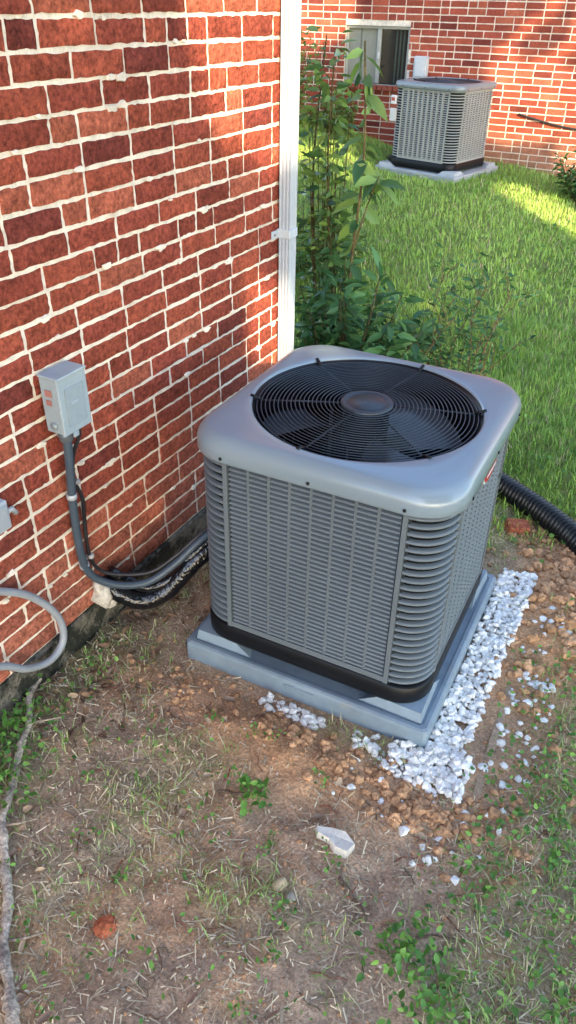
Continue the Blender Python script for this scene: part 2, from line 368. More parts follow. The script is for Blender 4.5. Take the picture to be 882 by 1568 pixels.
# ------------------------------------------------------------------ AC units
def rsq(a,r,ts):
    c=np.abs(np.cos(ts));s=np.abs(np.sin(ts));m=np.maximum(c,s);n=np.minimum(c,s)
    rho=a/m;q=a-r;cs=c+s;disc=np.maximum(q*q*cs*cs-2*q*q+r*r,0)
    return np.where(rho*n<=q,rho,q*cs+np.sqrt(disc))
NT=160;TS=np.arange(NT)/NT*2*math.pi
def ring(a,r,z): 
    R=rsq(a,r,TS);return np.stack([R*np.cos(TS),R*np.sin(TS),np.full(NT,z)],-1)
def circ(R,z): return np.stack([R*np.cos(TS),R*np.sin(TS),np.full(NT,z)],-1)
def build_ac(loc,rz,body,lid,zb0=.104,zt=.876,thin=False,pitch=.0163,ncol=8,badge=True,rib=.0042,ribo=-.0008):
    mb=MB();hb=.385;rb=.105;pw=.278;z0=zb0+.072;z1=.812
    loft(mb,[ring(hb-.03,rb,zb0+.004),ring(hb+.002,rb,zb0),ring(hb+.006,rb,zb0+.01),ring(hb+.006,rb,z0-.006),ring(hb+.002,rb,z0-.002),ring(hb-.012,rb,z0)],(1,1,1),2)
    loft(mb,[ring(hb-.0105,rb-.008,z0-.01),ring(hb-.0105,rb-.008,z1+.01)],(1,1,1),3)
    loft(mb,[ring(.05,.04,z0+.02),ring(hb-.0125,rb-.008,z0+.021)],(1,1,1),3)
    nsl=int((z1-z0-.01)/.0245)
    prof=[(-.0115,.0060),(-.002,.0050),(.0028,.0025),(.0040,-.0008),(.0020,-.0036),(-.003,-.0046),(-.0115,-.0048)]
    ang=np.linspace(0,math.pi/2,10)
    pts=[(hb,pw,1,0),(hb,(pw+hb-rb)/2,1,0)]+[(hb-rb+rb*math.cos(t),hb-rb+rb*math.sin(t),math.cos(t),math.sin(t)) for t in ang]+[((pw+hb-rb)/2,hb,0,1),(pw,hb,0,1)]
    pts=np.array(pts)
    for q in range(4):
        cq,sq=math.cos(q*math.pi/2),math.sin(q*math.pi/2)
        Rm=np.array([[cq,-sq],[sq,cq]]);P=pts[:,:2]@Rm.T;Nn=pts[:,2:]@Rm.T
        for k in range(nsl):
            z=z0+.014+k*(z1-z0-.016)/(nsl-1)*1.0
            rr=[np.hstack([P+Nn*o,np.full((len(P),1),z+dz)]) for o,dz in prof]
            loft(mb,rr,body*1.0,1,False,True)
        def fr(u,o,z):
            v=np.array([hb+o,u])@Rm.T;return [v[0],v[1],z]
        n=int((z1-z0-.03)/pitch)
        cw=2*(pw-.016)/ncol
        s5=pitch/.0163
        pr=[(-.0112,.0058*s5),(-.001,.0028*s5),(.0015,-.0008*s5),(.0002,-.0032*s5),(-.0112,-.0036*s5)]
        Vs=[];Fs=[];b=0
        for k in range(n):
            z=z0+.02+(k+.5)*pitch
            for s_ in range(ncol):
                ua=-pw+.016+s_*cw+.0035;ub=ua+cw-.007
                for o,dz in pr:
                    Vs.append(fr(ua,o,z+dz));Vs.append(fr(ub,o,z+dz))
                for e in range(len(pr)-1):Fs.append([b+2*e,b+2*e+1,b+2*e+3,b+2*e+2])
                b+=2*len(pr)
        mb.add(Vs,np.array(Fs),body,1,False)
        def slab(ua,ub,za,zb,o0,o1,col,mi):
            V=[fr(ua,o0,za),fr(ub,o0,za),fr(ub,o1,za),fr(ua,o1,za),fr(ua,o0,zb),fr(ub,o0,zb),fr(ub,o1,zb),fr(ua,o1,zb)]
            mb.add(V,BF,col,mi,False)
        for s_ in range(1,ncol):
            u=-pw+.016+s_*cw;slab(u-rib,u+rib,z0+.02,z1-.012,-.012,ribo,body*.93,1)
        slab(-pw+.004,pw-.004,z0,z0+.021,-.012,.002,body,1);slab(-pw+.004,pw-.004,z1-.013,z1,-.012,.002,body,1)
        for s_ in (-1,1):
            u=s_*(pw-.008);slab(min(u-s_*.006,u+s_*.006)-.001,max(u-s_*.006,u+s_*.006)+.001,z0,z1,-.012,.0045,body*1.0,1)
            u=s_*(pw+.0035);slab(u-.002,u+.002,z0,z1,-.010,-.003,body*.2,1)
    hl=.407;rl=.135;R=.342
    if not thin:
        zl=zt-.075
        rings=[ring(hl-.012,rl,zl+.004),ring(hl-.002,rl,zl),ring(hl,rl,zl+.004),ring(hl,rl,zl+.032),ring(hl-.003,rl,zl+.046),ring(hl-.010,rl,zl+.058),ring(hl-.021,rl-.01,zl+.067),ring(hl-.034,rl-.02,zl+.0725)]
    else:
        zl=zt-.06
        rings=[ring(hl-.01,rl,zl+.003),ring(hl-.006,rl-.03,zl),ring(hl-.004,rl-.03,zl+.003),ring(hl-.004,rl-.03,zl+.04),ring(hl-.012,rl-.03,zl+.052),ring(hl-.025,rl-.03,zl+.057)]
    a=rings[-1];c=circ(R+.010,zt+.0005)
    for t in (.35,.7,1.0):
        r_=a*(1-t)+c*t;r_[:,2]=a[0,2]*(1-t)+zt*t;rings.append(r_)
    rings+= [circ(R+.006,zt-.001),circ(R+.003,zt-.006)]
    loft(mb,rings,lid,0)
    loft(mb,[circ(R+.003,zt-.006),circ(R,zt-.012),circ(R-.012,zt-.016),circ(R-.014,zt-.03),circ(R-.004,zt-.10),circ(R-.0,zt-.17)],(1,1,1),2)
    loft(mb,[ring(hl-.012,rl,zl+.004),ring(hb-.02,rb,zl+.004)],lid*.5,0)
    for q in range(4):
        for u in (-.27,0,.27):
            cq,sq=math.cos(q*math.pi/2),math.sin(q*math.pi/2)
            p=np.array([hl+.0005,u]);p=np.array([p[0]*cq-p[1]*sq,p[0]*sq+p[1]*cq]);nn=np.array([cq,sq,0])
            tube(mb,[[p[0],p[1],zl+.016],[p[0]+nn[0]*.003,p[1]+nn[1]*.003,zl+.016]],.005,8,(1,1,1),2)
    A=np.arange(80)/80*2*math.pi
    rr=np.arange(.088,R-.006,.0128)
    for r_ in rr:
        z=zt-.012+.012*(1-(r_/R)**2)
        tube(mb,np.stack([r_*np.cos(A),r_*np.sin(A),np.full(80,z)],-1),.0018,5,(.04,.05,.062),4,True)
    for k in range(6):
        t=k*math.pi/3+.35
        c_,s_=math.cos(t),math.sin(t)
        tube(mb,[[.07*c_,.07*s_,zt-.004],[.2*c_,.2*s_,zt-.0075],[(R-.0)*c_,(R-.0)*s_,zt-.0145]],.0032,6,(.03,.033,.04),4)
        tube(mb,[[(R-.02)*c_,(R-.02)*s_,zt-.010],[(R+.012)*c_,(R+.012)*s_,zt+.002]],.006,6,(1,1,1),2)
    B=np.arange(48)/48*2*math.pi
    cc=lambda r_,z:np.stack([r_*np.cos(B),r_*np.sin(B),np.full(48,z)],-1)
    loft(mb,[cc(.079,zt-.010),cc(.080,zt+.002),cc(.077,zt+.006),cc(.066,zt+.006),cc(.063,zt+.003),cc(.058,zt+.003),cc(.055,zt+.006),cc(.001,zt+.007)],(.028,.040,.052),5)
    loft(mb,[cc(.07,zt-.012),cc(.07,zt-.13),cc(.02,zt-.135)],(1,1,1),2)
    for k in range(3):
        t0=k*2*math.pi/3+.9;ru=np.linspace(.06,.322,8);tv=np.linspace(0,1,7);g=[]
        for v in tv:
            row=[]
            for r_ in ru:
                w_=.55+.45*(r_/.32);t=t0+(v-.5)*1.25*w_+.25*(r_/.32)
                row.append([r_*math.cos(t),r_*math.sin(t),zt-.125+.085*(v-.5)*(1.1-.3*r_/.32)+.016*math.sin(v*3.1)])
            g.append(np.array(row))
        loft(mb,g,(.07,.08,.09),6,False,True)
    if badge:
        C_=np.arange(28)/28*2*math.pi
        for s_,o,col in ((1.0,.0065,(.6,.6,.6)),(.86,.0085,(.40,.02,.025))):
            ring_=np.stack([np.full(28,hb+o),.02+.075*s_*np.cos(C_),.745+.03*s_*np.sin(C_)],-1)
            back=ring_.copy();back[:,0]=hb-.002;mid=np.array([[hb+o,.02,.745]]*28)
            loft(mb,[back,ring_,mid],col,4,True,False)
        box(mb,(hb+.0095,-.028,.741),(hb+.0102,.068,.750),(.75,.75,.75),4)
        tube(mb,[[hb+.004,.25,.60],[hb+.006,.25,.60]],.006,8,(1,1,1),2)
    return mb.obj('air_conditioner_condenser',[M_paint,M_body,M_black,M_dark,M_plas,M_plas,M_blade],None,loc,(0,0,rz))
UL=(.749,1.926,0);UR=.0306
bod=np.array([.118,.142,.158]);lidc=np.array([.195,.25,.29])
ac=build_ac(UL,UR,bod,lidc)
BL=(-1.30,8.62,.325);BR=-.21
ac2=build_ac(BL,BR,np.array([.33,.345,.33]),np.array([.21,.25,.27]),zb0=.09,thin=True,pitch=.02,ncol=9,badge=False,rib=.011,ribo=.0035)
def pad(loc,rz,hx,hy,h,col,feet=True):
    mb=MB()
    def rr(a,b,z,ch=.012):
        P=[(-a+ch,-b),(a-ch,-b),(a,-b+ch),(a,b-ch),(a-ch,b),(-a+ch,b),(-a,b-ch),(-a,-b+ch)]
        return np.array([[x,y,z] for x,y in P])
    loft(mb,[rr(hx,hy,-.03),rr(hx,hy,h-.014),rr(hx-.003,hy-.003,h-.004),rr(hx-.010,hy-.010,h),rr(hx-.022,hy-.022,h),rr(hx-.024,hy-.024,h-.005),rr(.01,.01,h-.005,.002)],col,0,True,False)
    if feet:
        for sx in (-1,1):
            for sy in (-1,1):
                V=[]
                for z,s in ((h-.006,1.0),(h+.034,.66)):
                    for u,v in [(-.02*s,-.02*s),(.19*s,-.015*s),(.17*s,.03*s),(.03*s,.17*s),(-.015*s,.19*s)]:
                        V.append([sx*(hx-.050-u),sy*(hy-.050-v),z])
                F=[[k,(k+1)%5,5+(k+1)%5,5+k] for k in range(5)]
                mb.add(V,[np.array(F),np.array([[5,6,7,8,9]])],np.array(col)*1.15,0,False)
        box(mb,(-.05,-hy-.004,.028),(.06,-hy+.003,.052),np.array(col)*.9,0,.002)
    return mb.obj('equipment_pad',M_pad,None,loc,(0,0,rz))
pad(UL,UR,.43,.4265,.072,(.185,.24,.285))
pad((BL[0],BL[1],BL[2]-.0),BR,.50,.47,.07,(.34,.37,.39))
mb=MB()
for q in range(6): box(mb,(-.45+q*.16,-.465,-.10),(-.45+q*.16+.15,-.30,-.032),(.5,.36,.26),0,.004)
mb.obj('paver_bricks',M_clod,None,BL,(0,0,BR))
mb=MB()
box(mb,(-.405,-.40,.50),(-.33,-.375,.62),(.6,.6,.6),0,.004);box(mb,(-.40,-.405,.66),(-.34,-.38,.74),(.8,.8,.8),0,.004)
box(mb,(-.39,-.409,.69),(-.35,-.405,.72),(.5,.08,.06),0)
mb.obj('control_box',M_met,None,BL,(0,0,BR))
mb=MB();box(mb,(-1.95,YB-.10,1.12),(-1.80,YB-.008,1.36),(.5,.54,.57),0,.006);box(mb,(-1.93,YB-.109,1.16),(-1.82,YB-.1,1.32),(.54,.58,.61),0,.003)
mb.obj('electrical_disconnect_box',M_met)
mb=MB();tube(mb,catmull([(-1.87,YB-.05,1.12),(-1.87,YB-.06,.8),(-1.85,YB-.25,.5),(-1.80,9.0,.48),(-1.72,8.75,.55)]),.014,8,(.05,.05,.05))
tube(mb,catmull([(-1.95,YB-.02,.62),(-1.9,9.2,.5),(-1.85,8.8,.42),(-1.80,8.5,.44),(-1.66,8.42,.50)]),.035,8,(.03,.03,.03))
tube(mb,catmull([(-.7,YB-.02,.86),(-.4,YB-.02,.80),(-.1,YB-.02,.76),(.4,YB-.02,.73),(1.4,YB-.02,.72)]),.010,6,(.03,.03,.03))
mb.obj('utility_cable',M_plas)
# ------------------------------------------------------------------ near disconnect box and wiring
mb=MB();g=(.28,.34,.37)
bx0,bx1,by0,by1,bz0,bz1=.012,.082,1.352,1.460,.848,1.020
box(mb,(bx0,by0,bz0),(bx1-.012,by1,bz1-.004),g,0,.003)
box(mb,(bx1-.012,by0-.003,bz0-.002),(bx1,by1+.003,bz1),np.array(g)*1.05,0,.003)
box(mb,(bx0-.0,by0-.004,bz1-.004),(bx1+.004,by1+.004,bz1+.003),np.array(g)*1.1,0,.002)
box(mb,(bx1,by0+.018,bz0+.02),(bx1+.003,by1-.016,bz1-.035),np.array(g)*.93,0,.002)
box(mb,(bx1+.003,by0+.035,bz0+.085),(bx1+.006,by0+.062,bz0+.095),np.array(g)*1.1,0,.001)
tube(mb,[(.045,by0,.872),(.045,by0-.004,.872)],.012,16,np.array(g)*.8)
tube(mb,[(.045,by0-.004,.872),(.045,by0-.005,.872)],.008,16,np.array(g)*1.1)
box(mb,(.03,by0-.004,.962),(.055,by0-.001,.982),(.35,.15,.13),0,.001);box(mb,(.03,by0-.0035,.935),(.05,by0-.001,.952),(.35,.15,.13),0,.001)
box(mb,(bx1-.004,by0+.03,bz0-.016),(bx1+.002,by0+.05,bz0),np.array(g),0,.001)
mb.obj('electrical_disconnect_box',M_met)
mb=MB()
cond=(.050,.070,.092)
P=catmull([(.042,1.39,.85),(.042,1.388,.76),(.03,1.383,.6),(.03,1.378,.45),(.034,1.385,.34),(.05,1.42,.268),(.10,1.475,.225),(.16,1.54,.22),(.22,1.61,.27),(.28,1.70,.345),(.37,1.86,.42)],10)
tube(mb,P,.0135,10,cond)
tube(mb,[(.042,1.39,.85),(.042,1.389,.81)],.020,10,(.10,.12,.14));tube(mb,[(.042,1.389,.835),(.042,1.389,.825)],.024,6,(.10,.12,.14))
P=catmull([(.045,1.432,.85),(.045,1.434,.80),(.028,1.418,.74),(.02,1.41,.66),(.024,1.430,.58),(.02,1.428,.5),(.024,1.418,.42),(.03,1.42,.34),(.045,1.45,.28),(.09,1.50,.25),(.16,1.56,.25),(.22,1.63,.30),(.28,1.72,.37),(.37,1.88,.44)],8)
tube(mb,P,.0065,8,(.02,.02,.024))
tube(mb,[(.045,1.432,.85),(.045,1.433,.81)],.012,8,(.03,.03,.03))
for z,y in ((.615,1.383),(.345,1.386)):
    tube(mb,[(.03,y,z-.008),(.03,y,z+.008)],.0165,10,(.38,.40,.42),1);box(mb,(.008,y+.012,z-.007),(.014,y+.045,z+.007),(.38,.40,.42),1,.001)
tube(mb,[(.024,1.42,.64),(.024,1.42,.65)],.010,8,(.4,.4,.4),1);tube(mb,[(.03,1.42,.355),(.03,1.42,.367)],.011,8,(.4,.4,.4),1)
mb.obj('electrical_conduit',[M_plas,M_met])
mb=MB()
P=catmull([(-.05,1.485,.19),(.02,1.49,.18),(.07,1.505,.150),(.13,1.54,.125),(.19,1.60,.155),(.26,1.69,.26),(.38,1.88,.36)],10)
s_=np.arange(len(P));rad=.034+.0022*((s_%7)/7.)
tube(mb,P,rad,18)
P2=P+np.array([.012,.02,.048]);tube(mb,P2[8:],.019+.0015*((s_[8:]%6)/6.),12)
mb.obj('refrigerant_line_insulation',M_tape)
def ico():
    p=(1+5**.5)/2
    V=np.array([[-1,p,0],[1,p,0],[-1,-p,0],[1,-p,0],[0,-1,p],[0,1,p],[0,-1,-p],[0,1,-p],[p,0,-1],[p,0,1],[-p,0,-1],[-p,0,1]],float);V/=np.linalg.norm(V[0])
    F=np.array([[0,11,5],[0,5,1],[0,1,7],[0,7,10],[0,10,11],[1,5,9],[5,11,4],[11,10,2],[10,7,6],[7,1,8],[3,9,4],[3,4,2],[3,2,6],[3,6,8],[3,8,9],[4,9,5],[2,4,11],[6,2,10],[8,6,7],[9,8,1]])
    return V,F
def subd(V,F):
    V=list(map(tuple,V));c={};o=[]
    def md(a,b):
        k=(min(a,b),max(a,b))
        if k not in c:
            m=(np.array(V[a])+np.array(V[b]));m/=np.linalg.norm(m);c[k]=len(V);V.append(tuple(m))
        return c[k]
    for a,b,d in F:
        x,y,z=md(a,b),md(b,d),md(d,a);o+=[[a,x,z],[b,y,x],[d,z,y],[x,y,z]]
    return np.array(V),np.array(o)
I0=ico();I1=subd(*I0)
def rocks(mb,P,S,cols,base=I0,jit=.35,flat=.7,smooth=False):
    V0,F0=base
    for p,s,c in zip(P,S,cols):
        q=V0*(1+jit*(rng.random((len(V0),1))-.5)*2)*np.array([1,.6+.4*rng.random(),flat*(.7+.5*rng.random())])
        a=rng.random(3)*6.28;ca,sa=math.cos(a[0]),math.sin(a[0]);q=q@np.array([[ca,-sa,0],[sa,ca,0],[0,0,1]])
        b=(rng.random()-.5)*1.0;cb,sb=math.cos(b),math.sin(b);q=q@np.array([[1,0,0],[0,cb,-sb],[0,sb,cb]])
        mb.add(q*s+p,F0,c,0,smooth)
mb=MB();rocks(mb,[np.array([.018,1.455,.17]),np.array([.02,1.445,.21]),np.array([.022,1.47,.13])],[.042,.030,.032],[(.55,.51,.44)]*3,I1,.25,1.1,True);mb.obj('wall_sealant',M_clod)
mb=MB()
P=catmull([(.02,.80,.60),(.025,.95,.545),(.03,1.06,.475),(.035,1.155,.385),(.045,1.225,.26),(.05,1.225,.16),(.05,1.16,.125),(.045,1.07,.165),(.04,.98,.25),(.03,.8,.32)],8)
tube(mb,P,.012,10,(.27,.29,.31));mb.obj('coiled_grey_cable',M_plas)
mb=MB();box(mb,(.01,1.05,.66),(.05,1.135,.75),(.34,.38,.41),0,.004);box(mb,(.05,1.06,.67),(.055,1.125,.74),(.3,.33,.35),0,.002)
tube(mb,[(.03,1.135,.70),(.03,1.16,.70),(.03,1.17,.68)],.008,8,(.4,.42,.44));mb.obj('cable_junction_box',M_met)
# ------------------------------------------------------------------ gravel, clods, debris
def scatter(n,cx,cy,sx,sy,ang=0):
    a=(rng.random(n)-.5)*2*sx;b=(rng.random(n)-.5)*2*sy
    x=cx+a*math.cos(ang)-b*math.sin(ang);y=cy+a*math.sin(ang)+b*math.cos(ang);return x,y
def outpad(x,y,m=0):
    c,s=math.cos(-UR),math.sin(-UR);u=(x-UL[0])*c-(y-UL[1])*s;v=(x-UL[0])*s+(y-UL[1])*c
    return (np.abs(u)>.43+m)|(np.abs(v)>.4265+m)
mb=MB();P=[];S=[];C=[]
for n,cx,cy,sx,sy in ((1250,1.235,1.95,.066,.54),(330,1.22,1.46,.12,.075),(40,1.10,1.455,.12,.04),(60,.77,1.445,.11,.026),(60,1.43,1.75,.07,.25),(36,1.42,2.15,.08,.22),(14,1.2,1.32,.2,.1),(16,1.38,1.3,.12,.15)):
    x,y=scatter(n,cx,cy,sx,sy)
    for a,b in zip(x,y):
        if not outpad(a,b,.004):continue
        s=.006+.011*rng.random()**1.3;lay=.014*rng.random() if n>100 else 0
        P.append(np.array([a,b,float(hz(a,b))+s*.35+lay]));S.append(s);k=.70+.2*rng.random();C.append((k,k*.965,k*.90))
rocks(mb,P,S,C);mb.obj('white_gravel',M_rock)
mb=MB();P=[];S=[];C=[]
for n,cx,cy,sx,sy,sc in ((420,1.46,2.35,.16,.45,.021),(200,1.3,2.72,.22,.15,.018),(260,1.0,1.34,.4,.06,.014),(200,1.28,1.32,.14,.10,.017),(160,.5,1.38,.25,.10,.011),(420,1.1,.9,.6,.35,.0055),(500,.6,.9,.6,.4,.0045),(90,.3,1.3,.25,.2,.008),(90,1.5,1.5,.15,.3,.012)):
    x=cx+rng.normal(size=n)*sx*.6;y=cy+rng.normal(size=n)*sy*.6
    for a,b in zip(x,y):
        if not outpad(a,b,.01) or a<.03:continue
        s=sc*(.3+.95*rng.random()**2);P.append(np.array([a,b,float(hz(a,b))+s*.25]));S.append(s);k=.7+.45*rng.random();C.append(np.array([.55,.31,.165])*k)
rocks(mb,P,S,C,I1,.26,.75);mb.obj('dirt_clods',M_clod)
mb=MB();a=np.array([1.375,1.43]);b=np.array([1.34,2.12]);d=(b-a);L=np.linalg.norm(d)
box(mb,(-.012,0,-.08),(.012,L,.0),(.42,.30,.20),0,.003);mb.obj('edging_board',M_clod,None,(a[0],a[1],0),(0,0,math.atan2(-d[0],d[1])))
mb=MB();P=catmull([(.55,3.32,.055),(.85,3.12,.06),(1.02,3.02,.062),(1.22,2.90,.06),(1.42,2.74,.058),(1.70,2.45,.057),(2.1,1.95,.057)],34)
s=np.concatenate([[0],np.cumsum(np.linalg.norm(np.diff(P,axis=0),axis=1))]);n=int(s[-1]/.0035);si=np.linspace(0,s[-1],n)
P=np.stack([np.interp(si,s,P[:,k]) for k in range(3)],-1)
rd=.048+.0065*np.clip(1.6*np.sin(si*2*math.pi/.020),-1,1)
tube(mb,P,rd,20,(.006,.007,.009));mb.obj('corrugated_drain_pipe',M_plas)
mb=MB();box(mb,(-.05,-.035,-.02),(.05,.03,.03),(.36,.11,.06),0,.006);mb.obj('broken_brick',M_brick,None,(1.14,2.79,.02),(.2,.15,.6))
mb=MB()
V=[(-.058,-.006,.004),(-.045,-.022,.004),(-.01,-.020,.003),(.015,-.032,.004),(.050,-.028,.003),(.058,.008,.004),(.02,.024,.005),(-.02,.016,.004)]
V=np.array(V);T=V*np.array([.95,.92,1])+np.array([0,0,.009]);T[:,2]+=rng.random(8)*.012
mb.add(np.vstack([V-np.array([0,0,.02]),T,[[.0,0,.016]]]),[np.array([[k,(k+1)%8,8+(k+1)%8,8+k] for k in range(8)]),np.array([[8+k,8+(k+1)%8,16] for k in range(8)])],(.66,.60,.52),0,False)
mb.obj('white_stone',M_rock,None,(1.08,1.115,float(hz(1.08,1.115))+.004),(0,.05,-.05))
mb=MB();rocks(mb,[np.array([0,0,.006]),np.array([.04,-.015,.004])],[.022,.016],[(.52,.40,.24),(.40,.34,.26)],I1,.18,.5,True);mb.obj('small_stone',M_rock,None,(1.01,.935,float(hz(1.01,.935))))
mb=MB();rocks(mb,[np.array([0,0,.006])],[.028],[(.45,.13,.06)],I1,.2,.4);mb.obj('brick_chip',M_brick,None,(.69,.635,float(hz(.69,.635))),(0,0,.3))
mb=MB();pts=[(-.0,1.27),(.0,1.17),(.03,1.07),(.10,.99),(.15,.90),(.22,.80),(.27,.72),(.36,.63),(.44,.57),(.52,.47),(.64,.39),(.72,.30),(.8,.18)]
P=catmull([(x+.012*math.sin(3.1*k),y,float(hz(x,y))+.012+.010*abs(math.sin(2.3*k))) for k,(x,y) in enumerate(pts)],10)
P=P+(rng.random(P.shape)-.5)*.005
cb=np.array([.52,.43,.34])*(.5+.65*fbm(np.arange(len(P))*.17,np.zeros(len(P)),5)[:,None])
r_=np.linspace(.009,.0145,len(P))*(1+.25*np.sin(np.arange(len(P))*.7)*rng.random(len(P)))
tube(mb,P,r_,9,cb,0,jit=.35)
for k in (30,62,88):
    b=P[k];tube(mb,catmull([b,b+np.array([.04,.02,.012]),b+np.array([.075,.06,.008])],4),np.linspace(.005,.002,9),6,(.3,.24,.18))
mb.obj('fallen_branch',M_bark)
mb=MB()
def twig(a,b,r=.004,col=(.16,.11,.08)):
    a=np.array(a);b=np.array(b);P=[a+(b-a)*t+(rng.random(2)-.5)*.012 for t in (0,.25,.5,.75,1)]
    P=catmull([(p[0],p[1],float(hz(p[0],p[1]))+r+.002) for p in P],4);tube(mb,P,np.linspace(r,r*.6,len(P)),6,col,jit=.2)
twig((1.14,1.03),(1.24,.965),.0045);twig((.72,1.09),(.82,1.13),.003);twig((1.36,.98),(1.44,1.02),.003);twig((.35,.98),(.5,1.06),.003,(.3,.22,.15))
for _ in range(130):
    x=rng.random()*1.6+.1;y=.3+rng.random()*1.2;t=rng.random()*6.28;l=.02+.06*rng.random()
    if outpad(np.array(x),np.array(y),.05):twig((x,y),(x+l*math.cos(t),y+l*math.sin(t)),.001+.0015*rng.random(),(.2*rng.random()+.12,.12,.08))
mb.obj('twigs',M_bark)
# ------------------------------------------------------------------ vegetation
def leaves(mb,P,Dr,N,L,W,col,fold=.25,droop=.15,mi=0):
    P=np.asarray(P,float);n=len(P);Dr=np.asarray(Dr,float);Dr=Dr/(np.linalg.norm(Dr,axis=1)[:,None]+1e-9)
    S=np.cross(Dr,N);S/=np.linalg.norm(S,axis=1)[:,None]+1e-9;U=np.cross(S,Dr)
    L=np.broadcast_to(L,(n,))[:,None];W=np.broadcast_to(W,(n,))[:,None]/2
    def pt(a,b,c):return P+Dr*L*a+S*W*b+U*(W*c-L*droop*a*a)
    v=[pt(0,0,0),pt(.28,-.85,fold),pt(.28,0,-fold*.3),pt(.28,.85,fold),pt(.62,-.8,fold),pt(.62,0,-fold*.3),pt(.62,.8,fold),pt(1,0,0)]
    V=np.stack(v,1).reshape(-1,3)
    f=np.array([[0,3,2],[0,2,1],[2,3,6],[2,6,5],[1,2,5],[1,5,4],[5,6,7],[4,5,7]])
    F=(f[None]+np.arange(n)[:,None,None]*8).reshape(-1,3)
    mb.add(V,F,np.repeat(col,8,0),mi,True)
def rdir(n,up=.3):
    v=rng.normal(size=(n,3));v[:,2]=v[:,2]*.5+up;return v/np.linalg.norm(v,axis=1)[:,None]
def gcol(n,a=(.045,.11,.025),b=(.13,.24,.05)):
    t=rng.random((n,1));return (np.array(a)*(1-t)+np.array(b)*t)*(.8+.4*rng.random((n,1)))
def grass(mb,x,y,h,w,col,lean=.6):
    n=len(x);z=hz(x,y);a=rng.random(n)*6.28;d=np.stack([np.cos(a),np.sin(a),0*a],-1);s=np.stack([-np.sin(a),np.cos(a),0*a],-1)
    P=np.stack([x,y,z-.003],-1);le=(lean*rng.random(n)*h)[:,None];h=h[:,None];w=(w/2)[:,None];up=np.array([0,0,1.])
    V=np.stack([P-s*w,P+s*w,P+d*le*.35+up*h*.55-s*w*.8,P+d*le*.35+up*h*.55+s*w*.8,P+d*le+up*h*np.maximum(1-.25*(le/h),.2)],1).reshape(-1,3)
    f=np.array([[0,1,3],[0,3,2],[2,3,4]]);F=(f[None]+np.arange(n)[:,None,None]*5).reshape(-1,3)
    mb.add(V,F,np.repeat(col,5,0),0,True)
mb=MB()
def lawn(n,x0,x1,y0,y1,h,w,lean=.8,bl=0):
    x=x0+(x1-x0)*rng.random(n);y=y0+(y1-y0)*rng.random(n)
    if bl:
        m=n//14;cx=x0+(x1-x0)*rng.random(m);cy=y0+(y1-y0)*rng.random(m);i=rng.integers(0,m,n);sel=rng.random(n)<.75
        x=np.where(sel,cx[i]+rng.normal(size=n)*.010,x);y=np.where(sel,cy[i]+rng.normal(size=n)*.010,y)
    k=(gm(x,y)>rng.random(n))&~((x<.05)&(y<2.85))&outpad(x,y,.02)&(y<9.43)
    x=x[k];y=y[k];n=len(x)
    t=fbm(x*1.5,y*1.5,61)[:,None]*.9+rng.random((n,1))*.4
    c=np.array([.09,.23,.03])*(1-t)+np.array([.40,.58,.12])*t
    if bl:c=c*.8+np.array([.05,.05,.04])
    dry=rng.random(n)<(.06+.30*(y<2.6));c[dry]=np.array([.50,.42,.24])*(.8+.4*rng.random((dry.sum(),1)))
    grass(mb,x,y,h*(.5+rng.random(n)*.8),w*(.7+.6*rng.random(n)),c,lean)
lawn(60000,-3.6,3.2,5.2,9.45,.055,.0075)
lawn(70000,-1.8,2.8,2.7,5.3,.055,.005)
lawn(46000,-.05,2.3,.2,2.8,.036,.0026,1.6,1)
mb.obj('lawn_grass',M_grass)
mb=MB();n=30000;x=.02+2.1*rng.random(n);y=.2+2.7*rng.random(n)
k=outpad(x,y,.0)&(fbm(x*4,y*4,71)+rng.random(n)*.4>.58)&~((np.abs(x-.8)<.4)&(np.abs(y-1.35)<.10)&(rng.random(n)<.9))&~((x>1.15)&(y>1.4)&(x<1.5)&(rng.random(n)<.9));x=x[k];y=y[k];n=len(x)
a=rng.random(n)*6.28;l=(.006+.045*rng.random(n)**2.5);w=.0006+.0010*rng.random(n);d=np.stack([np.cos(a),np.sin(a)],-1);s=np.stack([-d[:,1],d[:,0]],-1)
P=np.stack([x,y],-1);A=P-d*l[:,None]/2;B=P+d*l[:,None]/2;q=[]
tl=(rng.random(n)-.3)*.014
for Q,sg,dz in ((A,-1,0),(A,1,0),(B,1,1),(B,-1,1)):
    R=Q+s*w[:,None]*sg;q.append(np.stack([R[:,0],R[:,1],hz(Q[:,0],Q[:,1])+.003+np.maximum(tl,0)*dz+.004*rng.random(n)*dz],-1))
c=np.array([.66,.54,.37])*(.40+.8*rng.random((n,1)))
mb.add(np.stack(q,1).reshape(-1,3),np.arange(4*n).reshape(-1,4),np.repeat(c,4,0),0,False);mb.obj('dry_grass_straw',M_straw)
mb=MB()
def weedpatch(n,cx,cy,sx,sy,L=.018,hgt=.03,a=(.06,.17,.03),b=(.20,.40,.07)):
    x=cx+rng.normal(size=n)*sx;y=cy+rng.normal(size=n)*sy;k=outpad(x,y,.02)&(x>.03);x=x[k];y=y[k];n=len(x)
    P=np.stack([x,y,hz(x,y)+.006+hgt*rng.random(n)],-1);N=rdir(n,1.2);Dr=rng.normal(size=(n,3));Dr[:,2]=Dr[:,2]*.3+.15
    l=L*(.5+.9*rng.random(n));leaves(mb,P,Dr,N,l,l*.7,gcol(n,a,b),.2,.2)
